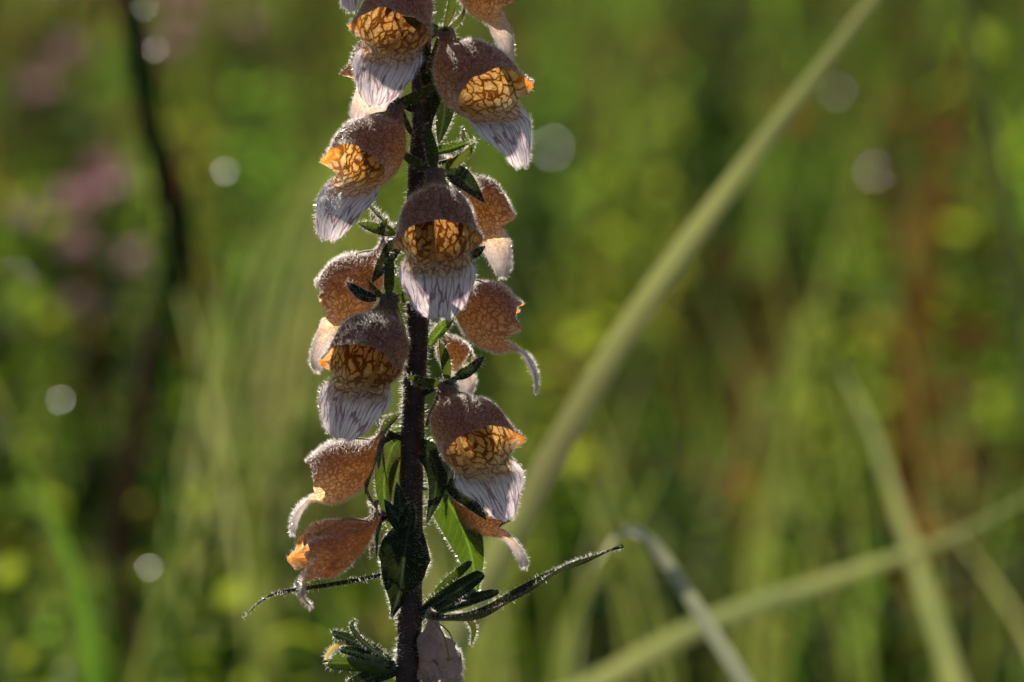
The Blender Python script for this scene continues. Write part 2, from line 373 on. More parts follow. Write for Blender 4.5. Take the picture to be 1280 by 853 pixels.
def stem_at(py):
    """world point of the stem axis at photograph row py"""
    k = min(range(len(stem_path)), key=lambda i: abs((426.5 - (UP.dot(Vector(stem_path[i][:3]) - CAM)) * -1 / (PX * FOCUS)) - 0 - py) if False else abs(426.5 - UP.dot(Vector(stem_path[i][:3]) - CAM) / (PX * FOCUS) - py))
    return Vector(stem_path[k][:3])

B_PLANT = Matrix((RIGHT, FWD, UP)).transposed()          # local x right, y away, z up of the spike

T_K = [(0, 7), (7, 1), (12, -11), (27, -21), (49, -23), (70, -33), (82, -51), (86, -70)]
B_K = [(-2, -9), (1, -18), (3, -34), (3, -57), (8, -79), (16, -96), (29, -109), (46, -118)]
W_K = [(12.5,), (12.5,), (16,), (33,), (43.5,), (47.5,), (48,), (45.5,)]
LIP_FLAT = [(0, 0), (10, 0.5), (20, 0), (31, -5), (39, -17), (42, -32), (41, -46), (37, -57)]
LIP_K = [(0, 0), (9, -3), (18, -7), (28, -14), (36, -25), (40, -38), (41, -52), (38, -66)]
NU, NV, NT = 26, 48, 20

def sstep(a, b, x):
    t = min(1, max(0, (x - a) / (b - a))); return t * t * (3 - 2 * t)

def flower_mesh(seed, wilt=0.0, lip_curl=0.0, lip_len=1.0, open_=1.0, lip_w=1.0, lip_flat=False, taper=0.0, bend=0.0, rim=1.0):
    """corolla bell and lower lip in photograph pixels; x right, y = -forward, z up; returns vertices, quads, uv, attributes"""
    r = random.Random(seed)
    T = catmull(T_K, NU); B = catmull(B_K, NU); Wd = catmull(W_K, NU)[:, 0]
    off = Vector((seed * 7.3, seed * 3.1, seed * 1.7))
    def wobble(p, amp, fr): q = p * fr + off; return Vector((noise.noise(q), noise.noise(q + Vector((31.4, 7.7, 2.2))), noise.noise(q + Vector((-11.3, 23.9, 47.1))))) * amp
    V = []; UVs = []; lip = []; top = []; dep = []; side = []
    jit = [r.uniform(-1, 1) for _ in range(8)]
    for i in range(NU):
        u = i / (NU - 1); e = sstep(0.72, 1.0, u)
        c = (T[i] + B[i]) / 2; hh = (T[i] - B[i]) / 2 * (1 - 0.35 * wilt * sstep(.2, .8, u)); wx = Wd[i] * (1 + 0.07 * jit[0]) * (1 - 0.25 * wilt * sstep(.2, .7, u))
        for j in range(NV):
            th = 2 * math.pi * j / NV; ang = th if th <= math.pi else 2 * math.pi - th
            ex = 1 - 0.24 * sstep(.55, 1, u)
            cs, sn = math.cos(th), math.sin(th)
            fz = c + hh * math.copysign(abs(cs) ** ex, cs); x = wx * math.copysign(abs(sn) ** ex, sn)
            f, z = fz
            lobe = math.exp(-((math.degrees(ang) - 86) / 13) ** 2)
            x *= 1 + 0.27 * lobe * e * e * open_
            f += 9 * lobe * e ** 2; z += -1 * lobe * e ** 2
            waist = math.exp(-((math.degrees(ang) - 128) / 20) ** 2)
            x *= 1 - 0.13 * waist * e
            hood = math.exp(-(math.degrees(ang) / 26) ** 2)
            f += (4.5 + 3 * jit[2]) * hood * e ** 4; z += (3.5 + jit[1]) * hood * e ** 6
            # faint keel along the roof and two shallow grooves beside it
            keel = (1.6 * math.exp(-(math.degrees(ang) / 7) ** 2) - 1.4 * math.exp(-((math.degrees(ang) - 22) / 9) ** 2)) * sstep(.05, .3, u)
            z += keel * 0.8; f += keel * 0.5
            wv_ = rim * sstep(.8, 1, u) * (ang < 2.0) * noise.noise(Vector((math.cos(th) * 2.6, math.sin(th) * 2.6, seed * 5.7)))
            f += 5.5 * wv_; z += -3.5 * wv_
            fl_ = sstep(.93, 1, u) * (1 if math.degrees(ang) < 70 else 0.3); rr_ = 1 + 0.045 * fl_
            x *= rr_; f = c[0] + (f - c[0]) * rr_ + 1.0 * fl_; z = c[1] + (z - c[1]) * rr_ + 0.8 * fl_
            if wilt:
                pl_ = 1 - wilt * sstep(.15, .6, u) * (.16 + .16 * math.sin(5 * th + seed) + .10 * math.sin(9 * th + 3 * u + seed))
                x *= pl_; f = c[0] + (f - c[0]) * pl_; z = c[1] + (z - c[1]) * pl_
            p = Vector((x, -f, z))
            p += wobble(p, 3.4 + 22 * wilt * sstep(.1, .7, u), 0.022) + wobble(p, 1.0 + 9.0 * wilt * sstep(.1, .7, u), 0.075)
            V.append(p)
            UVs.append(((th if th <= math.pi else th - 2 * math.pi) * 2.9 * (0.3 + 0.7 * sstep(0, .5, u)), u * 12))
            lip.append(0.0); top.append(sstep(112, 45, math.degrees(ang))); dep.append(u)
            side.append(max(lobe * e, 0.45 * e ** 6 * (ang < 2.2)))
    F = []
    for i in range(NU - 1):
        for j in range(NV):
            k = (j + 1) % NV
            F.append((i * NV + j, i * NV + k, (i + 1) * NV + k, (i + 1) * NV + j))
    n_tube = len(F)
    cols = list(range(15, 34)); nc = len(cols); rim = [(NU - 1) * NV + c for c in cols]
    LP = catmull(LIP_FLAT if lip_flat else LIP_K, NT + 1); rb = V[(NU - 1) * NV + NV // 2].copy()
    # optional stronger curl of the lip
    grid = [rim]
    rx = abs(V[rim[0]].x)
    for t_i in range(1, NT + 1):
        t = t_i / NT; row = []
        f, z = LP[t_i] * lip_len
        if lip_curl:
            a = -lip_curl * t ** 1.5; f, z = f * math.cos(a) - z * math.sin(a), f * math.sin(a) + z * math.cos(a)
        wm = 43 * lip_w
        wt = rx + (wm - rx) * sstep(0, .35, t) + 3.5 * math.exp(-((t - .42) / .18) ** 2)
        if t > .42: wt *= math.sqrt(max(0.0, 1 - ((t - .42) / .60) ** 2.5)) * (1 - 0.05 * sstep(.5, .8, t)) * (1 - taper * sstep(.3, .95, t))
        for q, cc in enumerate(cols):
            s = q / (nc - 1) * 2 - 1
            Rp = V[rim[q]]; keep = (1 - sstep(0, .55, t)) ** 1.2
            d_f = -(Rp.y - rb.y); d_z = Rp.z - rb.z
            # columns run from +x to -x side
            sx = Rp.x / rx if abs(rx) > 1e-6 else s
            x = sx * wt if t > 0.3 else (Rp.x * (1 - t / .3) + sx * wt * (t / .3))
            x += rb.x * t + bend * t * t
            ff = f + d_f * keep; zz = z + d_z * keep
            up_n = (0.3 + 0.5 * t)
            dro = -5.5 * s * s * sstep(.2, .6, t) * (1 - .5 * sstep(.8, 1, t)) + 2.2 * math.exp(-(s / .22) ** 2) * sstep(.1, .4, t)
            zz += dro * 0.45; ff += dro * 0.8
            p = Vector((x, rb.y - ff, rb.z + zz))
            amp = sstep(0, .4, t)
            p += (wobble(p, 3.2 + 14 * wilt, 0.028) + wobble(p, 1.1 + 4 * wilt, 0.09)) * amp + wobble(V[rim[q]], 2.2 + 16 * wilt, .022) * 0
            row.append(len(V)); V.append(p)
            UVs.append((sx * 4.1 * (wt / 41.0 * .5 + .5), 12 + t * 7.5)); lip.append(min(1, max(0, 1.3 * t - .26 + .45 * s * s * min(1, t * 4)))); top.append(0.0); dep.append(1.0); side.append(0.0)
        grid.append(row)
    for i in range(NT):
        for q in range(nc - 1):
            F.append((grid[i][q], grid[i][q + 1], grid[i + 1][q + 1], grid[i + 1][q]))
    # side colouring should fade on the lip columns
    for q, idx in enumerate(rim): side[idx] *= 0.6 if 2 < q < nc - 3 else 1
    # outward orientation
    a, b, c = (V[F[NV * 12][k]] for k in (0, 1, 2)); nrm = (b - a).cross(c - a); cen = sum((V[12 * NV + j] for j in range(NV)), Vector()) / NV
    if nrm.dot(a - cen) < 0: F = [tuple(reversed(x)) for x in F]
    return V, F, n_tube, UVs, dict(lip=lip, top=top, depth=dep, side=side), T

def sub(name, V, F, mat, parent, S, **kw):
    return part(name, [Vector(v) * S for v in V], F, mat, parent, world=False, **kw)

def split_with_normals(obs, V, F, ranges):
    """give the pieces of one continuous surface the smooth normals of the whole"""
    me = bpy.data.meshes.new('tmp'); me.from_pydata([tuple(v) for v in V], [], F); me.update()
    nor = np.empty(len(V) * 3, dtype=np.float32); me.vertex_normals.foreach_get('vector', nor); nor = nor.reshape(-1, 3)
    for ob, used in zip(obs, ranges):
        ob.data.normals_split_custom_set_from_vertices([tuple(x) for x in nor[used]])
    bpy.data.meshes.remove(me)

def submesh(F, V, extra):
    used = sorted({i for f in F for i in f}); mp = {i: k for k, i in enumerate(used)}
    return [V[i] for i in used], [tuple(mp[i] for i in f) for f in F], used, [{k: [v[i] for i in used] for k, v in e.items()} if isinstance(e, dict) else [e[i] for i in used] for e in extra]

def ellipsoid(c, rx, ry, rz, base=0, nu=6, nv=8, rot=None):
    V = []; F = []
    for i in range(nu + 1):
        a = math.pi * i / nu
        for j in range(nv):
            b = 2 * math.pi * j / nv
            v = Vector((rx * math.sin(a) * math.cos(b), ry * math.sin(a) * math.sin(b), rz * math.cos(a)))
            if rot is not None: v = rot @ v
            V.append(Vector(c) + v)
    for i in range(nu):
        for j in range(nv):
            k = (j + 1) % nv
            F.append((base + i * nv + j, base + i * nv + k, base + (i + 1) * nv + k, base + (i + 1) * nv + j))
    return V, F

def flower(px, py, d, az, pitch=0, roll=0, scale=1.0, seed=1, wilt=0.0, mat='petal', label=None, stem_py=None, hairs=6500, sepals=(0, 72, 144, 216, 288), sep_len=52, sep_out=1.0, stamens=True, **kw):
    S = K * scale; P0 = pt(px, py, d)
    # az about the spike axis (0 = looking at the camera, + = to the right), pitch lifts the mouth, roll tilts sideways
    Rm = B_PLANT @ Matrix.Rotation(R(roll), 3, 'Y') @ Matrix.Rotation(R(az), 3, 'Z') @ Matrix.Rotation(R(-pitch), 3, 'X')
    V, F, nt_, UVs, A, T = flower_mesh(seed, wilt, **kw)
    Vs = [v * S for v in V]
    bv, bf, bu, (buv, bat) = submesh(F[:nt_], Vs, (UVs, A))
    lv, lf, lu, (luv, lat) = submesh(F[nt_:], Vs, (UVs, A))
    fl = part('flower', bv, bf, M[mat], spike, world=False, uv=buv, attrs=bat)
    fl.matrix_local = Matrix.Translation(P0 - ROOT) @ Rm.to_4x4()
    if label: fl['label'] = label
    lp = part('lower_lip', lv, lf, M[mat], fl, world=False, uv=luv, attrs=lat)
    split_with_normals((fl, lp), Vs, F, (bu, lu))
    rng = np.random.default_rng(seed)
    # hair: on the outer face of the bell, both faces and the edge of the lip
    P1, N1 = tri_sample(bv, bf, hairs, rng)
    keepm = np.ones(len(P1), bool)
    P2, N2 = tri_sample(lv, lf, hairs // 3, rng)
    sgn = np.where(rng.random(len(N2)) < .65, 1, -1)[:, None]
    # edge of the lip and rim of the mouth
    edge = []
    NL = len(lv); E = {}
    for f in F:
        for a, b in zip(f, f[1:] + f[:1]):
            k = (min(a, b), max(a, b)); E[k] = E.get(k, 0) + 1
    for (a, b), cnt in E.items():
        if cnt == 1 and (A['depth'][a] > .5):
            for q in range(9 if A['depth'][a] >= .99 and A['lip'][a] > 0 else 3): edge.append((Vs[a].lerp(Vs[b], rng.random()), a))
    me_c = sum((Vs[l] for l in lu), Vector()) / len(lu)
    P3 = np.array([tuple(e[0]) for e in edge]); N3 = P3 - np.array(tuple(me_c))[None]; N3 /= np.linalg.norm(N3, axis=1)[:, None] + 1e-12
    PP = np.vstack([P1, P2, P3]); NN = np.vstack([N1, N2 * sgn, N3])
    hv, hf = hair_mesh(PP, NN, 5.0 * K, 0.22 * K, rng, 0.7)
    h = part('hair', hv, hf, M['hair'], fl, world=False, smooth=False); tag(h, kind='stuff')
    calyx(fl, S, seed, sepals, sep_len, sep_out)
    rr = random.Random(seed + 99)
    if stamens:
        for sx in (-1, 1):
            root = Vector((sx * 5, -10, -14)); tip = Vector((sx * (11 + rr.uniform(-2, 2)), -66 + rr.uniform(-3, 3), -50 + rr.uniform(-3, 2)))
            mid = (root + tip) / 2 + Vector((sx * 3, -4, 9))
            tv, tf = tube(catmull([tuple(root), tuple(mid), tuple(tip)], 8), [1.3] * 8, 6)
            ev, ef = ellipsoid(tip + Vector((0, -1, -2)), 5.2, 3.6, 3.6, base=len(tv), rot=Matrix.Rotation(R(25 * sx), 3, 'Y'))
            sub('stamen', tv + ev, tf + ef, M['anther'], fl, S)
    # flower stalk down to the stem
    sp = stem_at(stem_py if stem_py is not None else py + 12)
    inv = Rm.transposed()
    loc = inv @ (sp - P0) / S
    keys = [tuple(loc), tuple(loc * .55 + Vector((0, 3, -2))), (0, 2, 1), (0, -2, -5)]
    tv, tf = tube(catmull(keys, 9), [4.2, 4.0, 3.9, 4, 4.3, 5, 6.2, 7.8, 9], 8)
    sub('flower_stalk', tv, tf, M['sepal'], fl, S)
    return fl

def calyx(fl, S, seed, angles, length, out, width=15.5, ax=(0.72, -0.69), bpos=(1, -1)):
    """sepals round the base; angle 0 = on the roof side"""
    rr = random.Random(seed + 5); A = Vector((0, -ax[0], ax[1])).normalized(); Nn = Vector((0, -(-ax[1]), ax[0])).normalized(); X = Vector((1, 0, 0))
    rng = np.random.default_rng(seed + 3)
    for a in angles:
        if isinstance(a, tuple): a, l, o = a
        else: l, o = length * rr.uniform(.88, 1.12), out * rr.uniform(.85, 1.12)
        th = R(a + rr.uniform(-6, 6)); rad = X * math.sin(th) + Nn * math.cos(th)
        b0 = Vector((0, -bpos[0], bpos[1])) + rad * 8
        back = sstep(-.35, .2, math.cos(th)) * o
        dirn = (rad + A * (.55 - back * rr.uniform(.75, 1.2))).normalized(); side_b = rr.uniform(-.08, .08)
        k1 = b0 + dirn * l * .35 + A * l * .04; k2 = b0 + dirn * l * .7 + A * l * .02 + X * l * side_b * .5; k3 = b0 + dirn * l - A * l * .12 * back + X * l * side_b
        sv, sf, suv = strap([tuple(b0 - dirn * 3), tuple(k1), tuple(k2), tuple(k3)], width * rr.uniform(.85, 1.1), A * o - rad * (1 - o * .9), n=12, m=4, fold=.35, shape='strap')
        so = sub('sepal', sv, sf, M['sepal'], fl, S)
        Pq, Nq = tri_sample([v * S for v in sv], sf, 150, rng); sg = np.where(rng.random(150) < .5, 1, -1)[:, None]
        # fringe on both margins
        m1 = 5; ed = []; en = []
        for i in range(1, 12):
            for side_ in (0, 4):
                v = sv[i * m1 + side_]; c = sv[i * m1 + 2]
                for _ in range(4): ed.append(tuple((v + (sv[min(i + 1, 11) * m1 + side_] - v) * rng.random()) * S)); en.append(tuple((v - c).normalized() if (v - c).length > 1e-6 else dirn))
        hv, hf = hair_mesh(np.vstack([Pq, np.array(ed)]), np.vstack([Nq * sg, np.array(en)]), 4.8 * K, .26 * K, rng, .6)
        h = part('hair', hv, hf, M['hair'], fl, world=False, smooth=False); tag(h, kind='stuff')

def bract(keys, width, nrm, mat='bract', shape='lance', fold=.25, curl=0., wob=0., seed=1, hairs=500, hl=5.0, n=20, label=None, name='bract'):
    """leaf of the spike from pixel keys (x, y, d)"""
    sv, sf, suv = strap([tuple(pt(*k)) for k in keys], width * K, nrm, n=n, m=8, fold=fold, curl=curl, shape=shape, wob=wob * K, seed=seed)
    b = part(name, sv, sf, M[mat], spike, uv=suv)
    if label: b['label'] = label
    rng = np.random.default_rng(seed + 50)
    Pq, Nq = tri_sample(sv, sf, hairs, rng); sg = np.where(rng.random(hairs) < .5, 1, -1)[:, None]; ed = []; en = []
    for i in range(1, n - 1):
        for side_ in (0, 8):
            v = sv[i * 9 + side_]; c = sv[i * 9 + 4]; v2 = sv[(i + 1) * 9 + side_]
            for _ in range(max(3, hairs // 60)): ed.append(tuple(v.lerp(v2, rng.random()))); en.append(tuple((v - c).normalized()))
    o = sv[0]
    hv, hf = hair_mesh(np.vstack([Pq, np.array(ed)]) - np.array(tuple(o))[None], np.vstack([Nq * sg, np.array(en)]), hl * K, .28 * K, rng, .6)
    h = part('hair', hv, hf, M['hair'], b, world=False, smooth=False); tag(h, kind='stuff')
    return b
TOCAM = -FWD

# bells, from the top of the frame down
flower(508, -152, 6, -62, scale=.92, seed=21, hairs=1800)
flower(566, -78, -16, 108, scale=.86, seed=22, hairs=2200)
flower(511, -44, 20, -12, roll=4, scale=.98, seed=1, taper=.18, bend=-9, label='front bell at the top with a sunlit amber throat')
flower(508, 18, -22, -128, scale=.82, seed=23, hairs=2200)
flower(553, 38, 14, 38, roll=-12, scale=1.0, seed=2, taper=.28, bend=10, lip_len=1.08)
flower(497, 128, 8, -38, roll=7, scale=.95, seed=3, taper=.12, bend=-14, lip_len=1.1)
flower(543, 213, 26, 2, roll=-2, scale=1.0, seed=4, taper=.05, stem_py=205, sepals=(0, 66, 140, 220, 294), label='bell facing straight out with a pale veined lip')
flower(563, 203, -22, 122, pitch=4, scale=.80, seed=5, taper=.2, hairs=2400)
flower(553, 338, -4, 92, pitch=12, scale=.98, seed=6, rim=1.8, taper=.3, lip_flat=True)
flower(485, 300, -14, -104, pitch=6, scale=.93, seed=7, rim=1.8)
flower(488, 372, 22, -19, roll=7, scale=.98, seed=8, taper=.14, bend=-10, rim=1.6)
flower(548, 412, -40, 128, pitch=5, scale=.46, seed=25, hairs=1500)
flower(556, 478, 20, 26, roll=-12, scale=.97, seed=9, taper=.28, bend=8, rim=1.4)
flower(481, 541, 4, -94, pitch=17, scale=.89, seed=10, rim=2.0, taper=.3, lip_flat=True)
flower(556, 598, -24, 106, pitch=18, scale=.76, seed=12, hairs=2000)
flower(477, 644, 6, -80, pitch=24, scale=.98, seed=11, wilt=.55, mat='petal_old', lip_len=.4, lip_curl=.9, lip_w=.7, label='wilting orange-brown bell, shrivelled', sep_out=.5)
flower(540, 762, -8, 62, pitch=-26, scale=.80, seed=17, wilt=.75, mat='petal_dead', lip_len=.6, lip_w=.7, label='shrivelled grey dead bell hanging down', sep_out=.4)

# leaves of the spike
bract([(556, 212, 4), (580, 226, 2), (606, 254, 0)], 27, TOCAM + UP * .4, mat='bract_dark', seed=31)
bract([(528, 60, 12), (541, 110, 10), (533, 150, 8), (538, 182, 6)], 24, TOCAM, mat='bract_dark', seed=32)
bract([(546, 90, -6), (556, 130, -8), (548, 182, -10)], 30, TOCAM, mat='bract_dark', seed=33)
bract([(540, 190, -2), (562, 186, -4), (598, 174, -4)], 13, TOCAM + UP * .5, mat='bract', shape='strap', seed=34, hairs=160)
bract([(519, 555, 8), (541, 575, 4), (545, 610, 6), (533, 656, 10)], 33, TOCAM + RIGHT * .5, mat='bract_dark', seed=35)
bract([(538, 545, -14), (556, 590, -18), (556, 630, -16)], 26, TOCAM, seed=36)
bract([(540, 600, -30), (568, 640, -34), (588, 690, -32), (596, 745, -28)], 50, TOCAM - UP * .2, seed=37, hairs=700)
bract([(560, 604, 4), (585, 622, 2), (608, 650, 2)], 26, TOCAM + UP * .2, mat='bract_dark', seed=38)
bract([(514, 536, -10), (490, 560, -14), (480, 610, -14), (488, 668, -8)], 30, TOCAM, seed=39)
bract([(506, 560, -24), (496, 600, -26), (500, 650, -24)], 28, TOCAM, seed=40)
bract([(512, 540, 2), (478, 552, 6), (462, 590, 6), (456, 620, 6)], 9, TOCAM, mat='bract_dark', shape='strap', seed=41, hairs=160)
bract([(492, 286, 2), (474, 270, 8), (452, 246, 10)], 7, TOCAM + UP, mat='sepal', shape='strap', seed=42, hairs=260, hl=7, name='old_style')
# sepals that stand out between the bells
for k, (keys_, wd_, mt) in enumerate([([(494, 292, 10), (472, 287, 15), (447, 279, 15)], 15, 'sepal'), ([(500, 298, 12), (485, 322, 17), (465, 354, 20)], 20, 'bract_dark'), ([(470, 374, 26), (452, 369, 32), (432, 352, 34)], 14, 'bract_dark'),
                                      ([(536, 432, -4), (552, 412, -4), (568, 397, -4)], 15, 'bract'), ([(570, 473, 24), (588, 463, 28), (606, 445, 28)], 14, 'bract_dark'), ([(574, 324, 10), (592, 318, 13), (607, 308, 13)], 13, 'bract_dark')]):
    bract(keys_, wd_, TOCAM + UP * .3, mat=mt, shape='strap', seed=80 + k, hairs=240, hl=6, fold=.4, wob=2, name='sepal')
# the big folded bract in front of the stem with the fruit sitting in it
bract([(512, 655, 16), (506, 690, 34), (502, 725, 32), (496, 752, 27), (489, 774, 25)], 66, TOCAM, mat='bract_dark', shape='shield', fold=-.65, wob=22, seed=43, hairs=900, label='broad dark folded bract hanging in front of the stem')
for k, (x, y) in enumerate([(496, 603), (480, 624), (515, 626)]):
    bract([(506, 664, 20), ((506 * 1 + x) / 2, (664 + y) / 2, 34), (x, y, 30 + 3 * k)], 20, TOCAM, mat='bract_dark', shape='lance', seed=45 + k, hairs=140, wob=3, name='sepal')
cv, cf = ellipsoid(pt(512, 648, 27), 8.5 * K, 8 * K, 11 * K, nu=10, nv=14); part('seed_capsule', cv, cf, M['bract_dark'], spike)
# long twisted bract reaching out to the right, and the opened fruit above it
bract([(514, 768, 4), (560, 777, 8), (606, 770, 10), (650, 746, 10), (700, 716, 12), (742, 697, 14), (779, 683, 16)], 19, UP + TOCAM * .25, mat='bract_dark', fold=.8, wob=5, seed=51, hairs=700, n=34, label='long narrow twisted bract reaching out to the right')
for k, (x, y, wd_, dd, mt) in enumerate([(590, 702, 13, 4, 'sepal'), (604, 716, 22, 16, 'bract_dark'), (622, 737, 15, 12, 'bract_dark'), (604, 742, 20, -6, 'bract')]):
    bract([(528, 766, 6), ((528 + x) / 2 - 2, (766 + y) / 2 - 2 + 4 * (k > 0), dd), (x - 6, y + 5, dd), (x, y, dd)], wd_, TOCAM + UP * .4, mat=mt, seed=55 + k, hairs=220, name='sepal')
cv, cf = ellipsoid(pt(577, 748, 4), 21 * K, 9 * K, 9 * K, nu=10, nv=14, rot=Matrix.Rotation(R(-32), 3, 'Y')); part('seed_capsule', cv, cf, M['seed'], spike)
bract([(584, 772, 2), (592, 786, 4), (589, 808, 6)], 8, TOCAM, mat='sepal', seed=60, hairs=60)
# thin bract under the wilting bell
bract([(508, 712, 6), (466, 724, 10), (410, 734, 10), (352, 743, 8), (326, 754, 6), (304, 774, 4)], 12, UP + TOCAM * .4, mat='bract_dark', fold=.5, seed=61, hairs=300, n=28, label='thin bract curving away under the wilting bell')
# the lowest fruit on the left, sepals open, with dry threads
for k, (x, y, wd_, dd, mt) in enumerate([(416, 793, 16, 4, 'bract_dark'), (424, 812, 14, 12, 'bract_dark'), (410, 828, 26, -4, 'bract'), (430, 858, 22, 10, 'bract_dark')]):
    bract([(498, 838, 6), ((498 + x) / 2 + 6, (838 + y) / 2 - 3, dd), (x + 6, y + 1, dd), (x, y, dd)], wd_, TOCAM + UP * .5, mat=mt, seed=65 + k, hairs=260, name='sepal')
bract([(486, 826, 14), (458, 806, 16), (443, 790, 14), (440, 780, 12), (447, 774, 12)], 6, TOCAM, mat='bract_dark', shape='strap', seed=71, hairs=120, name='dry_style')
bract([(432, 802, 14), (418, 809, 14), (410, 818, 14), (408, 826, 14)], 6, TOCAM, mat='straw', shape='strap', seed=72, hairs=20, name='dry_thread')
cv, cf = ellipsoid(pt(462, 829, 4), 30 * K, 13 * K, 14 * K, nu=10, nv=14, rot=Matrix.Rotation(R(16), 3, 'Y')); part('seed_capsule', cv, cf, M['seed'], spike)
# basal leaves
rb = random.Random(8)
for k in range(9):
    a = k * 2.4; L_ = rb.uniform(.12, .2); dr = Vector((math.cos(a), math.sin(a), 0))
    sv, sf, su = strap([tuple(ROOT + Vector((0, 0, .01))), tuple(ROOT + dr * L_ * .4 + Vector((0, 0, .07))), tuple(ROOT + dr * L_ * .8 + Vector((0, 0, .07))), tuple(ROOT + dr * L_ + Vector((0, 0, .03)))], .05, (0, 0, 1), n=12, m=6)
    part('leaf', sv, sf, M['bract'], spike)
for k in range(12):
    z_ = .12 + .033 * k; a = k * 2.4; i = int(len(full) - 1 - k * 2.2); c = Vector(full[max(i, 70)][:3]); dr = Vector((math.cos(a), math.sin(a), .25)); L_ = .13 - .006 * k
    if UP.dot(c - CAM) > -0.11: continue
    sv, sf, su = strap([tuple(c), tuple(c + dr * L_ * .5), tuple(c + dr * L_ - Vector((0, 0, .02)))], .026, (0, 0, 1), n=12, m=6)
    part('leaf', sv, sf, M['bract'], spike)
# buds above the frame
for k in range(7):
    c = stem_at(-190 - 20 * k); a = k * 2.4; dr = RIGHT * math.cos(a) - FWD * math.sin(a) + UP * .2
    p0 = c + dr * (20 - 1.5 * k) * K
    bv_, bf_ = ellipsoid(p0, 9 * K * (1 - .07 * k), 9 * K * (1 - .07 * k), 13 * K * (1 - .07 * k), nu=8, nv=10); part('bud', bv_, bf_, M['sepal'], spike)

# the black speck on the tip of the lowest right bell
c0 = pt(630, 650, 66)
dv, df = ellipsoid((0, 0, 0), 6.5 * K, 4 * K, 3.2 * K, nu=8, nv=10, rot=Matrix.Rotation(R(12), 3, 'Y'))
for e_, r_ in (((-17, 0, 6), .9), ((-7, -3, -9), 1.3), ((8, 1, -2), 1.0)):
    t_, f_ = tube(catmull([(0, 0, 0), tuple(Vector(e_) * K * .5 + Vector((0, 0, -.8 * K))), tuple(Vector(e_) * K)], 6), [r_ * K * q for q in (1.6, 1.4, 1.2, 1, .7, .3)], 6, base=len(dv)); dv += t_; df += f_
o = part('debris', dv, df, M['debris'], None, world=False); o.location = c0
tag(o, 'tiny black speck of plant debris stuck to the tip of a pale lip', 'debris')

# ------------------------------------------------------------------ the meadow behind
M['blade'] = leaf_mat('grass_blade', (0.03, 0.075, 0.008), (0.115, 0.26, 0.028), 0.58, 0.6, 0.0, 0.45, 8)
M['blade_pale'] = leaf_mat('pale_grass', (0.29, 0.34, 0.15), (0.40, 0.48, 0.17), 0.45, 0.5, 0.12, 0.35, 22, dead=(0.24, 0.20, 0.10))
M['blade_white'] = leaf_mat('whitish_grass', (0.36, 0.40, 0.29), (0.42, 0.46, 0.3), 0.45, 0.5, 0.4, 0.2, 14)
M['blade_mid'] = leaf_mat('mid_green_grass', (0.11, 0.15, 0.045), (0.19, 0.25, 0.05), 0.45, 0.5, 0.06, 0.25, 14)
M['blade_straw'] = leaf_mat('straw_grass', (0.20, 0.16, 0.07), (0.32, 0.25, 0.08), 0.45, 0.6, 0.02, 0.3, 14)
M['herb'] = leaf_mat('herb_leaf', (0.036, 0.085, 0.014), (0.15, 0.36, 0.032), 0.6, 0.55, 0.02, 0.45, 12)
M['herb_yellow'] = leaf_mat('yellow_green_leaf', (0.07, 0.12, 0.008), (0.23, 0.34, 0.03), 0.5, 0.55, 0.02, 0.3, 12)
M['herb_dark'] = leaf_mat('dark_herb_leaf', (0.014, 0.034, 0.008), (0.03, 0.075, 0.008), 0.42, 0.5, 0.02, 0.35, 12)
M['brown'] = leaf_mat('dead_brown_leaf', (0.09, 0.045, 0.016), (0.15, 0.065, 0.018), 0.35, 0.6, 0.02, 0.35, 20)
M['darkstalk'] = plain_mat('dark_stalk', (0.018, 0.013, 0.009), (0.04, 0.026, 0.016), 60, 0.9, 0.3, 0.05)
M['redstalk'] = plain_mat('reddish_stalk', (0.11, 0.05, 0.02), (0.16, 0.085, 0.035), 60, 0.9, 0.3, 0.05)
M['mauve'] = leaf_mat('mauve_petal', (0.36, 0.22, 0.28), (0.50, 0.30, 0.36), 0.45, 0.5, 0.03, 0.2, 60)
M['wet'] = leaf_mat('wet_leaf', (0.06, 0.10, 0.03), (0.18, 0.28, 0.04), 0.4, 0.30, 1.0, 0.3, 12)

def ground_pt(px, D):
    """ground point straight below the pixel column px at distance D"""
    p = at(px, 426, D); return Vector((p.x, p.y, gz(p.x, p.y)))

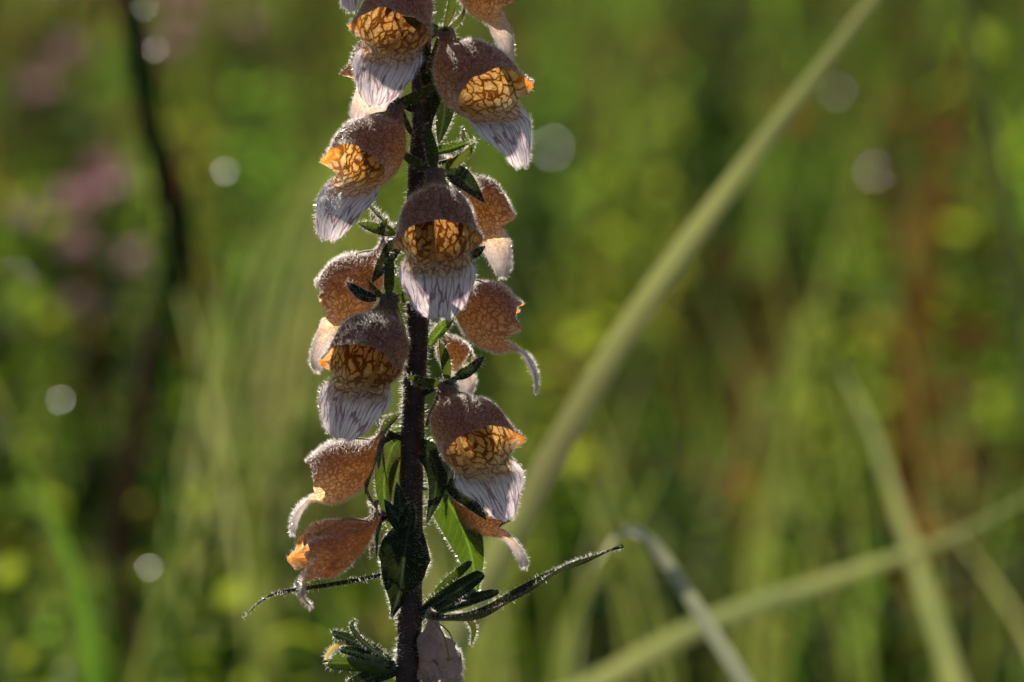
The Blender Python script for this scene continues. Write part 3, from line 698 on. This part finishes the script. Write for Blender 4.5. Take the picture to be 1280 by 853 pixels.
# fine meadow grass: nobody could count it
rs = np.random.default_rng(77)
def grass(name, n, yr, hr, mat, wr, label, spread=.62):
    V = []; F = []; tone = []
    for i in range(n):
        y = yr[0] + (yr[1] - yr[0]) * rs.random() ** 1.3
        x = (rs.random() * 2 - 1) * (0.35 + y * spread * .5)
        if i > n * .42: x = math.copysign((0.35 + y * spread * .5) * (1 + 1.9 * rs.random()), x)     # the meadow goes on to both sides
        a = rs.random() * 6.283; h_ = hr[0] + (hr[1] - hr[0]) * rs.random(); ln = h_ * (0.15 + .75 * rs.random()); w_ = wr * (.6 + .8 * rs.random())
        z0 = gz(x, y) - .005; dx, dy = math.cos(a), math.sin(a); fa = a + 1.57 + rs.normal() * .5; sx, sy = math.cos(fa) * w_ * .5, math.sin(fa) * w_ * .5
        b = len(V); tn = rs.random()
        for t in (0, .35, .68, .9):
            ox, oy = x + dx * ln * t * t, y + dy * ln * t * t; oz = z0 + h_ * (t - .18 * t ** 3); ww = 1 - .75 * t ** 2
            V += [(ox - sx * ww, oy - sy * ww, oz), (ox + sx * ww, oy + sy * ww, oz)]
        V.append((x + dx * ln, y + dy * ln, z0 + h_ * .80)); tone += [tn] * 9
        F += [(b, b + 1, b + 3, b + 2), (b + 2, b + 3, b + 5, b + 4), (b + 4, b + 5, b + 7, b + 6), (b + 6, b + 7, b + 8)]
    o = part(name, V, F, M[mat], None, world=False, attrs=dict(tone=tone)); tag(o, label, 'grass', kind='stuff'); return o
grass('meadow_grass', 21000, (1.7, 12), (.05, .17), 'blade', .005, 'short green meadow grass covering the ground behind the foxglove')
grass('dry_grass', 1900, (2.2, 12), (.10, .30), 'blade_straw', .004, 'thin straw-coloured dry grass scattered through the meadow')

# leafy herbs
def leafset(rng, n, h, size, spread, upright):
    V = []; F = []; tone = []
    for k in range(n):
        t = (k + rng.random()) / n; a = k * 2.4 + rng.uniform(-.4, .4); L_ = size * rng.uniform(.7, 1.25) * (1.1 - .45 * t)
        z0 = h * (.12 + .85 * t); dr = Vector((math.cos(a), math.sin(a), 0)); b = Vector((0, 0, z0)) + dr * spread * rng.uniform(.1, .8)
        up_ = upright * rng.uniform(.3, 1.2)
        k1 = b + dr * L_ * .5 + Vector((0, 0, L_ * up_ * .5)); k2 = b + dr * L_ + Vector((0, 0, L_ * (up_ * .6 - .25)))
        sv, sf, su = strap([tuple(b), tuple(k1), tuple(k2)], L_ * rng.uniform(.45, .7), Vector((rng.uniform(-.3, .3), rng.uniform(-.3, .3), 1)), n=7, m=4, fold=.3, base=len(V))
        V += sv; F += sf; tone += [rng.random()] * len(sv)
    return V, F, tone
def make_herb(seed, kind):
    rng = random.Random(seed); h = rng.uniform(.16, .34)
    if kind == 'brown': h = rng.uniform(.3, .5)
    root = empty('herb_plant', (0, 0, -20))
    mt = {'green': 'herb', 'yellow': 'herb_yellow', 'dark': 'herb_dark', 'brown': 'brown', 'mauve': 'herb_dark'}[kind]
    lean = Vector((rng.uniform(-.05, .05), rng.uniform(-.05, .05), 0))
    tv, tf = tube(catmull([(0, 0, -.01), tuple(lean * .4 + Vector((0, 0, h * .5))), tuple(lean + Vector((0, 0, h)))], 10), [.0035 - .0002 * i for i in range(10)], 6)
    part('stem', tv, tf, M['redstalk' if kind in ('brown', 'mauve') else 'herb'], root, world=False)
    V, F, tone = leafset(rng, {'brown': 10}.get(kind, rng.randint(26, 40)), h, {'brown': .045}.get(kind, rng.uniform(.034, .062)), .03, .7)
    part('foliage', V, F, M[mt], root, world=False, attrs=dict(tone=tone))
    if kind == 'mauve':
        for q in range(4):
            c = lean + Vector((rng.uniform(-.05, .05), rng.uniform(-.05, .05), h + rng.uniform(0, .08))); V = []; F = []
            for k in range(26):
                th = k * 2.4; el = rng.uniform(.1, 1.3); dr = Vector((math.cos(th) * math.cos(el), math.sin(th) * math.cos(el), math.sin(el)))
                sv, sf, su = strap([tuple(c), tuple(c + dr * .012), tuple(c + dr * .024)], .006, (0, 0, 1) if el < 1 else (1, 0, 0), n=4, m=2, base=len(V)); V += sv; F += sf
            part('flower_head', V, F, M['mauve'], root, world=False)
            tv, tf = tube([tuple(lean * .5 + Vector((0, 0, h * .6))), tuple(c)], [.0014, .0012], 5); part('flower_stalk', tv, tf, M['redstalk'], root, world=False)
    return root
KL = {'green': ('bright green leafy herb in the meadow', 'bright leafy herbs'), 'yellow': ('yellow-green leafy herb catching the sun in the meadow', 'yellow-green herbs'),
      'dark': ('dark green leafy herb in the meadow', 'dark leafy herbs'), 'brown': ('dead reddish-brown herb standing among green plants', 'dead brown herbs'), 'mauve': ('herb with blurred mauve flower heads in the meadow', 'mauve flowering herbs')}
proto = {k: [make_herb(100 + 10 * i + j, k) for j in range(3)] for i, k in enumerate(KL)}
used = set(); rp = random.Random(3)
def put(kind, x, y, s=1.0):
    p = rp.choice(proto[kind])
    if p.name in used: o = copy_tree(p)
    else: used.add(p.name); o = p
    o.location = (x, y, gz(x, y)); o.rotation_euler = (0, 0, rp.uniform(0, 6.28)); o.scale = (s,) * 3
    d_ = (Vector((x, y, .15)) - CAM); col_ = 640 + d_.x / (d_.dot(FWD)) / PX
    nb = 'beside the crooked dark stalk' if col_ < 330 else 'behind the foxglove spike' if col_ < 680 else 'behind the long slanting grass stalk' if col_ < 960 else 'behind the low arching grass blade'
    far = 'close ' if y < 3.2 else 'some way ' if y < 5.2 else 'far '
    tag(o, KL[kind][0].replace(' in the meadow', '') + ', ' + far + nb, 'herb', KL[kind][1] + ' ' + far + nb); return o
# placed for the patches of colour behind the spike: kind, column, distance, size
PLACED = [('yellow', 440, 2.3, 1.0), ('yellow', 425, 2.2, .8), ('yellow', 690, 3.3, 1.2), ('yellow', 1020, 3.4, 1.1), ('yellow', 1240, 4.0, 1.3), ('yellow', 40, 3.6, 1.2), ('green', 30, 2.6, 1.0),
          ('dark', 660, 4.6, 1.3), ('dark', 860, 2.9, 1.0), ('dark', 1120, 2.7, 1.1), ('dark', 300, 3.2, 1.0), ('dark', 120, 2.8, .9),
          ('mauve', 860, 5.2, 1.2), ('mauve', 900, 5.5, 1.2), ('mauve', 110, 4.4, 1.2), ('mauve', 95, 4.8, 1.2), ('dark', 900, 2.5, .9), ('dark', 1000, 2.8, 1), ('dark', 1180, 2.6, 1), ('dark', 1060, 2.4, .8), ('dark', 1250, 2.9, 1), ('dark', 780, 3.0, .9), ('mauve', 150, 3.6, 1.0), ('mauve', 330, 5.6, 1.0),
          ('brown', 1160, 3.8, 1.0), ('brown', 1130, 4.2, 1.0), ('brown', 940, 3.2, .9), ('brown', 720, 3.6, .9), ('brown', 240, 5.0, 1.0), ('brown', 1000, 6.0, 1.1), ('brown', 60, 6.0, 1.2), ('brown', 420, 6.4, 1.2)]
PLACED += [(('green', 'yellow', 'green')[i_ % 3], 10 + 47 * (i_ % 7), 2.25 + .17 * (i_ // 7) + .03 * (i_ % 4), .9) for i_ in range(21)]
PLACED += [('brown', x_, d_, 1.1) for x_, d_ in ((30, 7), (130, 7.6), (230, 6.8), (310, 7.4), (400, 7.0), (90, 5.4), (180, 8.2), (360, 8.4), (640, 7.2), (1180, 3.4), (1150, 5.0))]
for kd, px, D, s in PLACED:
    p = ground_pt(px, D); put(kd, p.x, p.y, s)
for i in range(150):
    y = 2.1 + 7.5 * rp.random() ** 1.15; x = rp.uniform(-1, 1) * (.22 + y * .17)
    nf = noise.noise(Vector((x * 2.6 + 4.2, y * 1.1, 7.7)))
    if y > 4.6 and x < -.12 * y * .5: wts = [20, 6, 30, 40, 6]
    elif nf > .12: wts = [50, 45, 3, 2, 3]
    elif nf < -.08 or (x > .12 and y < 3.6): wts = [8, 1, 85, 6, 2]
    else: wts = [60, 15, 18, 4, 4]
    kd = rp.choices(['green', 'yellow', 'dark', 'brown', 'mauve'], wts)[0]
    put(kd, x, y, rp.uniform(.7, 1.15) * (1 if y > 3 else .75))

# single grass stalks and blades that can be told apart
def stalk(keys, rad, mat, label, name='grass_stalk', cat='grass stalk', group=None, nodes=(), flat=0, lean=.5):
    """keys (px, py, distance): from the tip down; it goes on to the ground beyond the last key"""
    P = [at(*k) for k in keys]; a, b = P[-2], P[-1]; dr = (b - a).normalized()
    h_ = b.z; foot = Vector((b.x + dr.x * h_ * lean, b.y + dr.y * h_ * lean, 0)); foot.z = gz(foot.x, foot.y) - .004
    mid = b + dr * h_ * .45; mid.z = max(mid.z, h_ * .35)
    root = empty(name, foot); path = catmull([tuple(p) for p in P + [mid, foot]], 40)
    if flat:
        sv, sf, su = strap([tuple(p) for p in path[::-1]], flat, TOCAM + UP * .3, n=40, m=4, fold=.25, shape='grass'); part('blade', sv, sf, M[mat], root)
    else:
        tv, tf = tube(path, [rad * (.55 + .45 * i / 39) for i in range(40)], 8); part('stem', tv, tf, M[mat], root)
    for (x, y, D) in nodes:
        c = at(x, y, D); d_ = (P[1] - P[0]).normalized()
        tv, tf = tube([tuple(c - d_ * .006), tuple(c), tuple(c + d_ * .006)], [rad * 1.1, rad * 1.7, rad * 1.1], 8); part('node', tv, tf, M[mat], root)
    return tag(root, label, cat, group)
stalk([(1190, -160, 1.78), (1090, 0, 1.75), (938, 200, 1.70), (780, 420, 1.66), (610, 720, 1.60), (540, 860, 1.57)], 0, 'blade_pale', 'long pale green grass stalk slanting up beside the foxglove', flat=.0125)
stalk([(742, 716, 1.60), (764, 678, 1.60), (790, 663, 1.59), (822, 688, 1.58), (874, 765, 1.57), (928, 852, 1.56)], 0, 'blade_white', 'bent whitish grass blade with its tip folded over', name='grass_stalk', cat='grass stalk', flat=.0060)
stalk([(1320, 600, 2.0), (1200, 668, 1.98), (1050, 722, 1.96), (880, 782, 1.94), (720, 870, 1.92)], 0, 'blade_pale', 'pale arching grass blade leaning low across other grasses', name='grass_stalk', cat='grass stalk', flat=.0105, lean=.25)
stalk([(1040, 440, 2.15), (1090, 540, 2.15), (1140, 690, 2.15), (1195, 860, 2.15)], 0, 'blade_pale', 'pale grass blade rising behind the low arching blade', name='grass_stalk', cat='grass stalk', flat=.009)
stalk([(1195, -40, 2.1), (1225, 80, 2.1), (1262, 300, 2.1), (1290, 520, 2.1)], .004, 'blade_pale', 'thin pale grass stalk standing beside dead brown herbs')
for k, (a_, b_, c_, d_) in enumerate([((1010, 330), (980, 560), (962, 700), (955, 870)), ((975, 360), (950, 600), (936, 720), (930, 880)), ((1140, 40), (1060, 260), (990, 520), (940, 760)), ((560, 620), (640, 700), (600, 760), (590, 880)), ((840, 560), (800, 640), (720, 760), (690, 880)), ((740, 600), (790, 700), (830, 780), (850, 880))]):
    D = (2.5, 2.6, 3.2, 1.9, 2.2, 2.2)[k]
    stalk([(*a_, D), (*b_, D), (*c_, D), (*d_, D)], 0, 'blade_mid', 'blurred upright green grass blade in the meadow', name='grass_stalk', cat='grass stalk', flat=(.008, .006, .009, .006, .006, .006)[k], group='upright grass blades')
stalk([(520, 60, 3.0), (420, 190, 3.0), (330, 310, 3.0), (300, 420, 2.95), (310, 600, 2.9), (330, 800, 2.9)], 0, 'blade_mid', 'broad pale grass blade leaning behind the spike', name='grass_stalk', cat='grass stalk', flat=.011)
stalk([(235, 700, 2.5), (190, 712, 2.5), (110, 728, 2.5), (50, 748, 2.5), (10, 790, 2.5)], 0, 'blade_mid', 'pale grass blade bowed beside the dark stalk', name='grass_stalk', cat='grass stalk', flat=.007)
stalk([(20, 560, 2.1), (60, 640, 2.1), (100, 740, 2.1), (120, 870, 2.1)], 0, 'blade', 'green grass blade crossing the bowed pale blade', name='grass_stalk', cat='grass stalk', flat=.008)
# tall thin grasses standing loosely through the meadow
rt = random.Random(12)
for k in range(60):
    D = rt.uniform(2.1, 4.2); bx_ = rt.uniform(-60, 1340); tp = rt.uniform(80, 640); ln_ = rt.choice((-1, 1)) * rt.uniform(20, 260); w_ = rt.uniform(.0022, .005) * D / 2.4
    if 330 < bx_ < 640 and D < 2.6: bx_ += 420
    side_l = 'beside the crooked dark stalk' if bx_ < 320 else 'behind the foxglove spike' if bx_ < 620 else 'near the long slanting stalk' if bx_ < 900 else 'around the low arching blade'
    kind_ = rt.choice(('blade_mid', 'blade_mid', 'blade_pale', 'blade_straw' if D > 3.2 else 'blade_mid'))
    stalk([(bx_ + ln_, tp, D), (bx_ + ln_ * .55, tp + (900 - tp) * .33, D), (bx_ + ln_ * .2, tp + (900 - tp) * .66, D), (bx_, 900, D)], 0, kind_, {'blade_mid': 'tall thin green grass ', 'blade_pale': 'tall thin pale grass ', 'blade_straw': 'tall thin dry straw grass '}[kind_] + side_l, name='grass_stalk', cat='grass stalk', flat=w_, group='tall thin grasses ' + side_l, lean=.12)
for k in range(7):
    D = 2.9 + .1 * k; tx, ty = 350 + 26 * k, 250 - 26 * k + 36 * (k % 2)
    stalk([(tx, ty, D), (tx - 62, ty + 100, D), (250 + 22 * k, 500, D), (170 + 34 * k, 880, D)], 0, 'blade_pale', 'pale grass in a loose fan leaning towards the foxglove', name='grass_stalk', cat='grass stalk', flat=.0045 + .0004 * (k % 3), group='loose fan of pale grasses', lean=.1)
for k, (keys_, w_) in enumerate([([(1215, 20), (1185, 160), (1160, 320), (1135, 470), (1120, 800)], .017), ([(1195, 90), (1165, 240), (1150, 380), (1150, 800)], .013), ([(965, 330), (945, 420), (930, 520), (935, 850)], .014), ([(735, 330), (722, 400), (715, 480), (720, 850)], .013), ([(250, 60), (242, 150), (236, 240), (240, 800)], .016)]):
    stalk([(x_, y_, 3.3 + .3 * k) for x_, y_ in keys_], 0, 'brown', 'dead reddish-brown stalk among the green herbs', name='dead_stalk', cat='stalk', flat=w_, group='dead brown stalks', lean=.1)
# the dark crooked stalk
ks = [(150, -60, 2.35), (168, 40, 2.35), (188, 160, 2.35), (215, 250, 2.35), (226, 300, 2.35), (200, 400, 2.35), (176, 500, 2.35), (155, 600, 2.35), (147, 690, 2.35), (165, 800, 2.35), (172, 900, 2.35)]
P = [at(*k) for k in ks]; foot = Vector((P[-1].x + .01, P[-1].y, 0)); foot.z = gz(foot.x, foot.y)
root = empty('dead_stalk', foot); tag(root, 'crooked dark dead plant stalk standing behind the foxglove', 'stalk')
pth = catmull([tuple(p) for p in P] + [tuple(foot)], 60)
tv, tf = tube(pth[:26], [.0060 + .00003 * i for i in range(26)], 10); part('upper_stem', tv, tf, M['darkstalk'], root)
tv, tf = tube(pth[25:], [.0048 + .00002 * i for i in range(35)], 10); part('lower_stem', tv, tf, M['redstalk'], root)
rl = random.Random(4)
for i in (4, 9, 14, 19, 24, 29, 34, 40):
    c = Vector(pth[i]); sx = rl.choice((-1, 1)); L_ = rl.uniform(.02, .04)
    sv, sf, su = strap([tuple(c), tuple(c + Vector((sx * L_ * .4, rl.uniform(-.01, .01), L_ * .3))), tuple(c + Vector((sx * L_ * .7, 0, -L_ * .4)))], .009, (0, 0, 1), n=8, m=4)
    part('dry_leaf', sv, sf, M['darkstalk' if i < 24 else 'brown'], root)

# small wet leaves turned so that the low sun glints off them
half = (TO_SUN - FWD).normalized()
def glint(px, py, D, size, label_i):
    size *= .38; c = at(px, py, D); foot = Vector((c.x + .01, c.y + .02, 0)); foot.z = gz(foot.x, foot.y)
    root = empty('wet_sprig', foot); tag(root, 'thin sprig whose small wet leaf glints in the sun', 'sprig', 'sprigs with a glinting wet leaf')
    view = (CAM - c).normalized(); hN = (TO_SUN + view).normalized()
    tv, tf = tube(catmull([tuple(foot), tuple(foot.lerp(c, .5) + Vector((.006, 0, 0))), tuple(c)], 12), [.0012] * 12, 5); part('stem', tv, tf, M['herb'], root)
    side_ = hN.cross(Vector((0, 0, 1))).normalized(); al = side_.cross(hN).normalized()
    sv, sf, su = strap([tuple(c - side_ * size * .5), tuple(c), tuple(c + side_ * size * .5)], size, hN, n=7, m=4, fold=.10, curl=.05)
    part('leaf', sv, sf, M['wet'], root)
for k, (px, py, D, s) in enumerate([(193, 62, 2.25, .0045), (280, 215, 2.3, .006), (237, 229, 2.3, .005), (75, 500, 2.35, .006), (185, 710, 2.2, .006), (1045, 115, 3.6, .007), (1093, 215, 4.2, .010), (690, 185, 4.6, .012), (180, 10, 2.3, .004), (800, 290, 4.6, .010), (80, 840, 2.3, .005), (20, 350, 5.0, .010)]):
    glint(px, py, D, s, k)
for k in proto:
    for p in proto[k]:
        if p.name not in used:
            for ch in list(p.children): bpy.data.objects.remove(ch)
            bpy.data.objects.remove(p)
